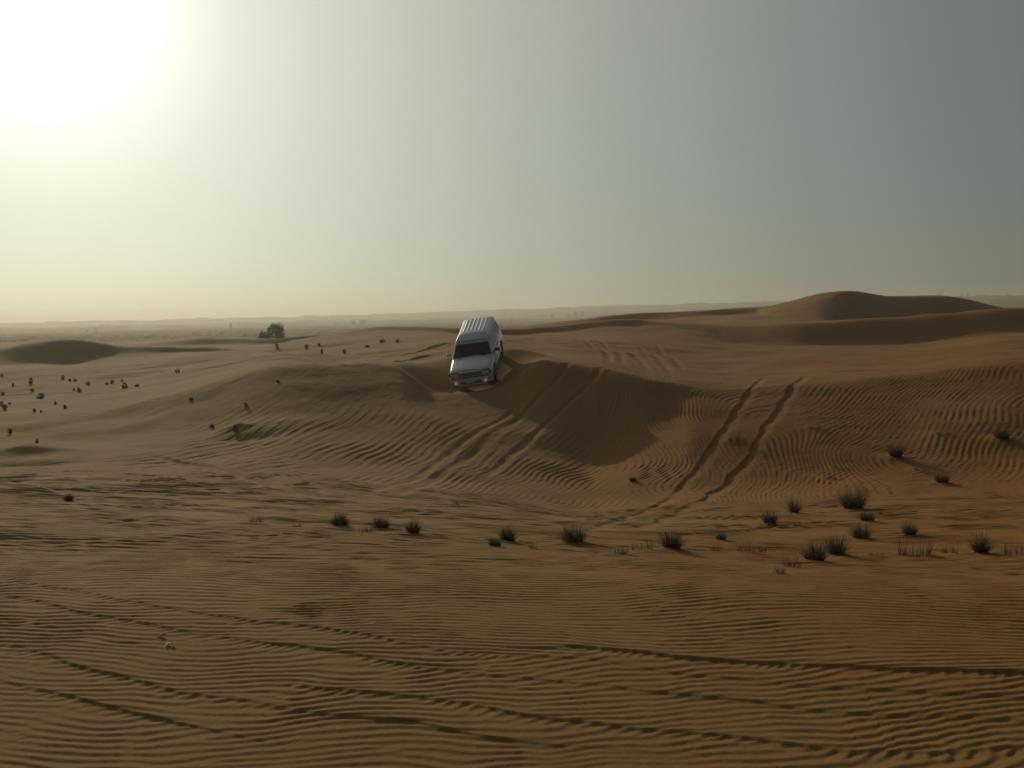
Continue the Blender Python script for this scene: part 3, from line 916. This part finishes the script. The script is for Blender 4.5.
# wheel arches cut out of the body
cb = bmesh.new()
WY = (-1.46, 1.39)
for wy in WY:
    for sx in (-1, 1):
        g = bmesh.ops.create_cone(cb, cap_ends=True, segments=36, radius1=0.475, radius2=0.475, depth=0.36,
                                  matrix=Matrix.Translation((sx * 0.86, wy, 0.39)) @ Matrix.Rotation(rad(90), 4, 'Y'))
cutter = obj('cutter', cb, black, car)
md = body.modifiers.new('arches', 'BOOLEAN'); md.operation = 'DIFFERENCE'; md.object = cutter; md.solver = 'EXACT'
bpy.context.view_layer.update()
dg = bpy.context.evaluated_depsgraph_get()
nm = bpy.data.meshes.new_from_object(body.evaluated_get(dg))
body.modifiers.clear(); body.data = nm
bpy.data.objects.remove(cutter)
nm.shade_smooth()
for f in nm.polygons: pass
try:
    nm.set_sharp_from_angle(angle=rad(38))
except Exception:
    pass

# bonnet: raised panel
def sheet(fn, us, vs, thick=0.012):
    b_ = bmesh.new()
    gr = [[b_.verts.new(fn(u, v)) for v in vs] for u in us]
    for i in range(len(us) - 1):
        for j in range(len(vs) - 1):
            b_.faces.new((gr[i][j], gr[i + 1][j], gr[i + 1][j + 1], gr[i][j + 1]))
    bmesh.ops.recalc_face_normals(b_, faces=b_.faces)
    bmesh.ops.solidify(b_, geom=list(b_.faces), thickness=thick)
    return b_
def hood(u, v):
    y = -2.36 + v * 1.30
    wd = 0.70 + 0.10 * v
    zt = 1.012 + 0.115 * v - 0.03 * (1 - v) ** 3
    rib = 0.022 * (1 / (1 + math.exp(-(0.62 - abs(u)) * 28)))
    return Vector((u * wd, y, zt + 0.035 * (1 - u * u) + rib * min(1, 3 * v + 0.2)))
obj('bonnet', sheet(hood, np.linspace(-1, 1, 25), np.linspace(0, 1, 14)), paint, car)

# cabin
def rrect(y0, y1, wd, z, rf, n=6, bow=0.0):
    pts = []
    for cx, cy, a0 in ((wd - rf, y1 - rf, 0), (-(wd - rf), y1 - rf, 90), (-(wd - rf), y0 + rf, 180), (wd - rf, y0 + rf, 270)):
        for k in range(n + 1):
            a = rad(a0 + 90 * k / n)
            pts.append(Vector((cx + rf * math.cos(a), cy + rf * math.sin(a), z)))
    return pts
CB = [(1.06, -1.10, 2.40, 0.93), (1.13, -1.03, 2.385, 0.925), (1.60, -0.53, 2.29, 0.790), (1.70, -0.36, 2.27, 0.755), (1.765, -0.16, 2.24, 0.715), (1.80, 0.02, 2.20, 0.67)]
bm = bmesh.new()
loft_rings(bm, [rrect(y0, y1, wd, z, 0.10) for z, y0, y1, wd in CB])
cabin = obj('cabin', bm, paint, car)
cabin.data.set_sharp_from_angle(angle=rad(40))

def roof_fn(u, v):
    y = -0.44 + v * 2.70
    wd = 0.70
    e = min(1.0, v / 0.10, (1 - v) / 0.07)
    z = 1.79 - 0.125 * (1 - smooth(0.0, 0.24, v)) + 0.075 * (1 - abs(u) ** 5) * (0.35 + 0.65 * (1 - (1 - e) ** 2))
    rr = 0.0
    for c in (-0.66, -0.40, -0.13, 0.13, 0.40, 0.66):
        d = abs(u - c) / 0.055
        rr = max(rr, 1 - smooth(0.6, 1.25, d))
    ends = smooth(0.27, 0.33, v) * (1 - smooth(0.90, 0.95, v))
    return Vector((u * wd, y, z + 0.020 * rr * ends))
obj('roof', sheet(roof_fn, np.linspace(-1, 1, 109), np.linspace(0, 1, 40)), paint, car)

# glass: thin panels a few millimetres proud of the cabin
def cab_w(z):
    return 0.925 - (z - 1.13) * (0.135 / 0.47)
def cab_f(z):
    return -1.03 + (z - 1.13) * (0.50 / 0.47)
def cab_r(z):
    return 2.385 - (z - 1.13) * (0.115 / 0.57)
def panel(name, quad, out, parent, m=glass, thick=0.016, nround=5, rr=0.06):
    """rounded quadrilateral panel pushed a little outward"""
    q = [Vector(p) for p in quad]
    pts = []
    for i in range(4):
        p, a, c = q[i], q[i - 1], q[(i + 1) % 4]
        pa = p + (a - p).normalized() * rr; pc = p + (c - p).normalized() * rr
        for k in range(nround + 1):
            t_ = k / nround
            pts.append(pa * (1 - t_) ** 2 + p * 2 * t_ * (1 - t_) + pc * t_ ** 2)
    o_ = Vector(out).normalized()
    b_ = bmesh.new()
    loft_rings(b_, [[p - o_ * (thick - 0.005) for p in pts], [p + o_ * 0.005 for p in pts]])
    return obj(name, b_, m, parent, smooth_=False)
z0, z1 = 1.15, 1.585
ws = panel('windscreen', [(-(cab_w(z0) - 0.05), cab_f(z0), z0), (cab_w(z0) - 0.05, cab_f(z0), z0), (cab_w(z1) - 0.06, cab_f(z1), z1), (-(cab_w(z1) - 0.06), cab_f(z1), z1)], (0, -0.47, 0.50), car)
panel('rear_window', [(-(cab_w(1.22) - 0.12), cab_r(1.22), 1.22), (cab_w(1.22) - 0.12, cab_r(1.22), 1.22), (cab_w(1.68) - 0.12, cab_r(1.68), 1.68), (-(cab_w(1.68) - 0.12), cab_r(1.68), 1.68)], (0, 1, 0.2), car)
for sx in (-1, 1):
    for ya, yb, yc, yd in ((-0.72, 0.20, 0.20, -0.22), (0.28, 1.16, 1.10, 0.28), (1.25, 2.18, 2.06, 1.20)):
        za, zb_ = 1.17, 1.67
        panel('side_window', [(sx * cab_w(za), ya, za), (sx * cab_w(za), yb, za), (sx * cab_w(zb_), yc, zb_), (sx * cab_w(zb_), yd, zb_)], (sx, 0, 0.287), car)
    # doors
    for ya, yb in ((-0.80, 0.22), (0.26, 1.14)):
        dr = obj('door', rb((sx * 0.965, (ya + yb) / 2, 0.76), (0.03, yb - ya, 0.62), 0.012), paint, car)
        obj('handle', rb((sx * 0.99, yb - 0.14, 0.94), (0.035, 0.17, 0.035), 0.012), black, dr)
    obj('side_step', rb((sx * 0.95, -0.03, 0.36), (0.16, 1.75, 0.05), 0.02), black, car)
    obj('cladding', rb((sx * 0.977, 0.0, 0.56), (0.028, 1.86, 0.07), 0.012), chrome, car)
    # mirrors
    bm = rb((sx * 1.10, -0.72, 1.22), (0.22, 0.11, 0.17), 0.05, 3)
    rounded_box(bm, (sx * 0.97, -0.71, 1.15), (0.14, 0.05, 0.05), 0.015)
    mi = obj('mirror', bm, paint if sx < 0 else black, car)
    obj('mirror_glass', rb((sx * 1.10, -0.662, 1.22), (0.17, 0.012, 0.12), 0.004), glass, mi)
    # lamps
    hl = obj('headlight', rb((sx * 0.70, -2.405, 0.875), (0.33, 0.13, 0.135), 0.04, 3), lens, car)
    obj('bezel', rb((sx * 0.72, -2.375, 0.875), (0.42, 0.14, 0.195), 0.04, 3), black, hl)
    obj('indicator', rb((sx * 0.905, -2.335, 0.875), (0.08, 0.17, 0.12), 0.03, 3), amber, hl)
    fb = bmesh.new()
    bmesh.ops.create_cone(fb, cap_ends=True, segments=24, radius1=0.065, radius2=0.055, depth=0.07,
                          matrix=Matrix.Translation((sx * 0.66, -2.535, 0.515)) @ Matrix.Rotation(rad(90), 4, 'X'))
    obj('fog_lamp', fb, fogm, car)
    obj('tail_light', rb((sx * 0.83, 2.40, 0.95), (0.16, 0.10, 0.26), 0.03), redl, car)
# front end
gr = obj('grille', rb((0, -2.44, 0.868), (1.0, 0.07, 0.20), 0.03), black, car)
bm = bmesh.new()
for z in (0.805, 0.868, 0.930):
    rounded_box(bm, (0, -2.48, z), (0.94, 0.022, 0.016), 0.005)
rounded_box(bm, (0, -2.468, 0.962), (1.0, 0.05, 0.03), 0.01)
obj('grille_bars', bm, chrome, gr)
# front bumper: curved bar
def bar_fn(y_c, half, zlo, zhi, sweep, thick):
    bm_ = bmesh.new(); rings = []
    for x in np.linspace(-half, half, 25):
        yy = y_c + sweep * (abs(x) / half) ** 3
        hh = (zhi - zlo)
        sec = [(thick / 2, zlo), (-thick / 2 + 0.03, zlo), (-thick / 2, zlo + 0.05), (-thick / 2, zhi - 0.05), (-thick / 2 + 0.04, zhi), (thick / 2, zhi)]
        rings.append([Vector((x, yy + a, z)) for a, z in sec])
    return loft_rings(bm_, rings)
bu = obj('front_bumper', bar_fn(-2.42, 0.95, 0.36, 0.68, 0.26, 0.20), paint, car)
bu.data.set_sharp_from_angle(angle=rad(45))
obj('air_intake', rb((0, -2.517, 0.50), (0.98, 0.03, 0.11), 0.012), black, bu)
obj('number_plate', rb((0, -2.536, 0.535), (0.42, 0.014, 0.11), 0.005), platem, car)
obj('bumper_gap', rb((0, -2.40, 0.715), (1.66, 0.10, 0.055), 0.015), black, bu)
obj('skid_plate', rb((0, -2.28, 0.335), (1.2, 0.34, 0.05), 0.015), alloy, car)
rb2 = obj('rear_bumper', bar_fn(2.42, 0.94, 0.40, 0.66, -0.2, -0.2), paint, car)
bm = rounded_box(bmesh.new(), (-0.32, -1.09, 1.155), (0.62, 0.03, 0.02), 0.006)
rounded_box(bm, (0.34, -1.08, 1.165), (0.60, 0.03, 0.02), 0.006)
obj('wiper', bm, black, car)
# underbody keeps light from leaking through
obj('underbody', rb((0, 0, 0.42), (1.25, 4.3, 0.26), 0.03), black, car)

def lathe(prof, n=40):
    """profile (x along axle, r) turned about the X axis"""
    b_ = bmesh.new()
    rings = [[Vector((x, r * math.cos(2 * math.pi * k / n), r * math.sin(2 * math.pi * k / n))) for k in range(n)] for x, r in prof]
    return loft_rings(b_, rings)
def tyre_bm():
    b_ = lathe([(-0.13, 0.22), (-0.135, 0.30), (-0.125, 0.36), (-0.095, 0.39), (0, 0.395), (0.095, 0.39), (0.125, 0.36), (0.135, 0.30), (0.13, 0.22)], 48)
    for k in range(40):
        a = 2 * math.pi * k / 40
        M_ = Matrix.Rotation(a, 4, 'X') @ Matrix.Translation((0, 0, 0.395))
        for x in (-0.07, 0.0, 0.07):
            g = bmesh.ops.create_cube(b_, size=1.0, matrix=M_ @ Matrix.Translation((x, 0.012 * (k % 2), 0)) @ Matrix.Diagonal((0.045, 0.035, 0.014, 1)))
    return b_
def rim_bm(sx):
    b_ = lathe([(sx * 0.10, 0.215), (sx * 0.125, 0.225), (sx * 0.12, 0.20), (sx * 0.06, 0.19), (sx * 0.05, 0.05), (sx * 0.05, 0.01)], 40)
    for k in range(6):
        M_ = Matrix.Rotation(2 * math.pi * k / 6, 4, 'X')
        bmesh.ops.create_cube(b_, size=1.0, matrix=M_ @ Matrix.Translation((sx * 0.085, 0, 0.11)) @ Matrix.Diagonal((0.035, 0.065, 0.19, 1)))
    bmesh.ops.create_cone(b_, cap_ends=True, segments=20, radius1=0.06, radius2=0.05, depth=0.08, matrix=Matrix.Translation((sx * 0.085, 0, 0)) @ Matrix.Rotation(rad(90), 4, 'Y'))
    return b_
for wy in WY:
    for sx in (-1, 1):
        wh = bpy.data.objects.new('wheel', None); COL.objects.link(wh); wh.parent = car
        wh.location = (sx * 0.845, wy, 0.39)
        if wy < 0: wh.rotation_euler = (0, 0, rad(4))
        obj('tyre', tyre_bm(), rubber, wh).data.set_sharp_from_angle(angle=rad(35))
        obj('rim', rim_bm(sx), alloy, wh).data.set_sharp_from_angle(angle=rad(35))

# ------------------------------------------------------------------ plants
def leafy(m, f=0.35):
    tt = m.node_tree; bb = tt.nodes['Principled BSDF']; out = tt.nodes['Material Output']
    tr = tt.nodes.new('ShaderNodeBsdfTranslucent'); mx = tt.nodes.new('ShaderNodeMixShader')
    mx.inputs[0].default_value = f
    src = bb.inputs['Base Color'].links[0].from_socket
    tt.links.new(src, tr.inputs['Color']); tt.links.new(bb.outputs[0], mx.inputs[1]); tt.links.new(tr.outputs[0], mx.inputs[2])
    tt.links.new(mx.outputs[0], out.inputs['Surface'])
    return m
leafA = leafy(mottled('grass_blades', (0.060, 0.068, 0.038), (0.15, 0.145, 0.08), 7, 0.7))
leafB = leafy(mottled('dry_stalks', (0.075, 0.068, 0.036), (0.20, 0.16, 0.085), 9, 0.8))
leafC = leafy(mottled('shrub_leaves', (0.050, 0.056, 0.032), (0.115, 0.11, 0.064), 5, 0.75), 0.10)
bark = mottled('bark', (0.06, 0.045, 0.03), (0.12, 0.09, 0.06), 12, 0.9)

def blade(bm, base, d, L, wd, bend, nseg=3, mi=0):
    side = Vector((-d.y, d.x, 0))
    if side.length < 1e-4: side = Vector((1, 0, 0))
    side.normalize()
    a = random.uniform(0, math.pi)
    side = (side * math.cos(a) + Vector((d.x, d.y, 0)).normalized() * math.sin(a)) if (abs(d.x) + abs(d.y)) > 1e-3 else side
    prev = None; p = Vector(base); dd = d.normalized()
    for k in range(nseg + 1):
        t_ = k / nseg
        ww = wd * (1 - t_) + 0.0008
        cur = (bm.verts.new(p - side * ww * 0.5), bm.verts.new(p + side * ww * 0.5))
        if prev: bm.faces.new((prev[0], prev[1], cur[1], cur[0])).material_index = mi
        prev = cur
        p = p + dd * (L / nseg)
        dd = (dd + Vector((d.x, d.y, 0)) * bend / nseg - Vector((0, 0, bend * 0.5 / nseg))).normalized()

def tuft_mesh(w_, h_, kind):
    bm = bmesh.new()
    if kind == 'dense':
        n = int(min(760, 320 + 640 * w_)); core = random.uniform(0.20, 0.34); straw = random.uniform(0.1, 0.45); spread = random.uniform(0.6, 1.15)
        for k in range(n):
            a = random.uniform(0, 2 * math.pi); r = core * w_ * math.sqrt(random.random())
            lean = 0.03 + spread * random.random() ** 1.2
            d = Vector((math.cos(a) * lean, math.sin(a) * lean, 1)).normalized()
            blade(bm, (math.cos(a) * r, math.sin(a) * r, -0.04), d, (h_ * random.uniform(0.55, 1.28) + 0.04) * (1 - 0.22 * lean), max(0.005, 0.015 * w_) * random.uniform(0.6, 1.4), random.uniform(0, 0.9), 3, int(random.random() < straw))
    else:
        nc = max(4, int(6 + 12 * w_))
        for c in range(nc):
            cx, cy = random.uniform(-0.46, 0.46) * w_, random.uniform(-0.25, 0.25) * w_
            hh = h_ * random.uniform(0.45, 1.1)
            for k in range(random.randint(5, 13)):
                a = random.uniform(0, 2 * math.pi); lean = random.uniform(0.02, 0.42)
                d = Vector((math.cos(a) * lean, math.sin(a) * lean, 1)).normalized()
                blade(bm, (cx + math.cos(a) * 0.02, cy + math.sin(a) * 0.02, -0.03), d, hh * random.uniform(0.4, 1.1) + 0.03, max(0.004, 0.012 * w_) * random.uniform(0.7, 1.4), random.uniform(0, 0.7))
    return bm

for (px, py, wp, hp, kind, lab), p in zip(TUFTS, _tuft_pos):
    s = p[1] / F
    o = obj('grass_tuft', tuft_mesh(wp * s, hp * s, kind), [leafA, leafB] if kind == 'dense' else leafB, smooth_=False, loc=(p[0], p[1], height(p[0], p[1])))
    tag(o, lab, 'grass tuft', 'grass tufts in the hollow and on the brow')

def tube(bm, pts, r0, r1, n=6):
    rings = []
    for i, p in enumerate(pts):
        d = (pts[min(i + 1, len(pts) - 1)] - pts[max(i - 1, 0)]).normalized()
        a = d.orthogonal().normalized(); c = d.cross(a)
        r = r0 + (r1 - r0) * i / (len(pts) - 1)
        rings.append([p + (a * math.cos(2 * math.pi * k / n) + c * math.sin(2 * math.pi * k / n)) * r for k in range(n)])
    # keep rings aligned
    loft_rings(bm, rings)

def leaf(bm, p, s):
    a = Vector((random.gauss(0, 1), random.gauss(0, 1), random.gauss(0, 1))).normalized()
    c = a.orthogonal().normalized()
    bm.faces.new([bm.verts.new(p + a * s), bm.verts.new(p + c * s * 0.45), bm.verts.new(p - a * s), bm.verts.new(p - c * s * 0.45)])

def crown_bm(w_, h_, base, nclump, nleaf, ls, bushy=False):
    bm = bmesh.new()
    for c in range(nclump):
        a = random.uniform(0, 2 * math.pi); t_ = random.random()
        prof = (1 - t_ ** 4) ** 0.5 if bushy else math.sin(math.pi * (0.18 + 0.74 * t_)) ** 0.7
        if bushy: t_ *= 0.78 + 0.22 * math.cos(2 * a + 0.6) * math.cos(5 * a)
        r = 0.5 * w_ * prof * math.sqrt(random.uniform(0.15, 1.0))
        cc = Vector((math.cos(a) * r, math.sin(a) * r, base + (h_ - base) * t_))
        cr = 0.5 * w_ * random.uniform(0.12, 0.30)
        for k in range(nleaf):
            d = Vector((random.gauss(0, 1), random.gauss(0, 1), random.gauss(0, 0.8)))
            leaf(bm, cc + d.normalized() * cr * random.random() ** 0.4, ls * random.uniform(0.6, 1.3))
    return bm

def make_shrub(p, w_, h_, lab):
    root = bpy.data.objects.new('desert_shrub', None); COL.objects.link(root)
    root.location = p; root.empty_display_size = 0.2
    tag(root, lab, 'shrub', 'scattered desert shrubs')
    bm = bmesh.new()
    for k in range(7):
        a = random.uniform(0, 2 * math.pi); l = random.uniform(0.2, 0.42) * w_
        e = Vector((math.cos(a) * l, math.sin(a) * l, h_ * random.uniform(0.5, 0.9)))
        tube(bm, [Vector((0, 0, -0.08)), e * 0.5 + Vector((0, 0, 0.05 * h_)), e], 0.018, 0.006, 5)
    obj('stems', bm, bark, root)
    obj('foliage', crown_bm(w_, h_, 0.03 * h_, 34, 60, 0.042 * max(w_, h_)), leafC, root, smooth_=False)
    return root
for px, py, wp, hp, lab in SHRUBS:
    p = hit(px, py, Z)
    s = p[1] / F
    make_shrub((p[0], p[1], height(p[0], p[1]) - 0.02), wp * s * 0.72, hp * s * 0.80, lab)

def make_tree(p, w_, h_, lab, group, nclump=120, nleaf=46, full=True):
    root = bpy.data.objects.new('desert_tree', None); COL.objects.link(root)
    root.location = p
    tag(root, lab, 'tree', group)
    bm = bmesh.new()
    top = Vector((0, 0, h_ * 0.45))
    tube(bm, [Vector((0, 0, -0.3)), Vector((0.03 * w_, 0, h_ * 0.2)), top], 0.035 * h_, 0.022 * h_, 7)
    for k in range(7):
        a = random.uniform(0, 2 * math.pi)
        e = Vector((math.cos(a) * w_ * 0.33, math.sin(a) * w_ * 0.33, h_ * random.uniform(0.55, 0.9)))
        tube(bm, [top * random.uniform(0.4, 1.0), top * 0.5 + e * 0.45, e], 0.016 * h_, 0.005 * h_, 5)
    obj('trunk', bm, bark, root)
    obj('crown', crown_bm(w_, h_, h_ * 0.02, nclump, nleaf, 0.032 * h_, full), leafC, root, smooth_=False)
    return root
for px, py, wp, hp, r0, lab in TREES:
    d = pix_dir(px, py)
    p = hit(px, py, Z, rmin=r0)
    p = pix_at(px, py, 172.0)
    s = p[1] / F
    z = height(p[0], p[1])
    make_tree((p[0], p[1], z - 0.1), wp * s, p[2] + hp * s - z, lab, 'trees behind the low dunes')
for px, py, wp, hp, r0, lab in FAR_TREES:
    p = hit(px, py, Z, rmin=r0)
    s = math.hypot(p[0], p[1]) / F
    make_tree((p[0], p[1], height(p[0], p[1]) - 0.2), wp * s, hp * s, lab, 'far trees in the haze', 26, 26, False)

# ------------------------------------------------------------------ litter
def scrap(px, py, sx, sy, m, lab, rot):
    p = hit(px, py, Z)
    bm = bmesh.new()
    bmesh.ops.create_grid(bm, x_segments=6, y_segments=4, size=0.5)
    for v in bm.verts:
        v.co = Vector((v.co.x * sx, v.co.y * sy, 0.15 * sy * math.sin(7 * v.co.x + 3) * math.cos(5 * v.co.y) + random.uniform(-0.05, 0.05) * sy))
    bmesh.ops.solidify(bm, geom=list(bm.faces), thickness=0.0008)
    o = obj('paper_scrap', bm, m, smooth_=False, loc=(p[0], p[1], height(p[0], p[1]) + 0.2 * sy + 0.006))
    o.rotation_euler = (rad(-4), rad(-6), rot)
    return tag(o, lab, 'litter')
scrap(170, 645.5, 0.046, 0.040, mat('white_paper', (0.8, 0.78, 0.72), 0.7), 'bright white crumpled scrap lying on the near rippled sand', 0.5)
scrap(161, 637, 0.06, 0.03, mottled('grey_paper', (0.22, 0.19, 0.15), (0.34, 0.30, 0.25), 30, 0.8), 'dull greyish scrap behind the bright white one on near sand', -0.3)
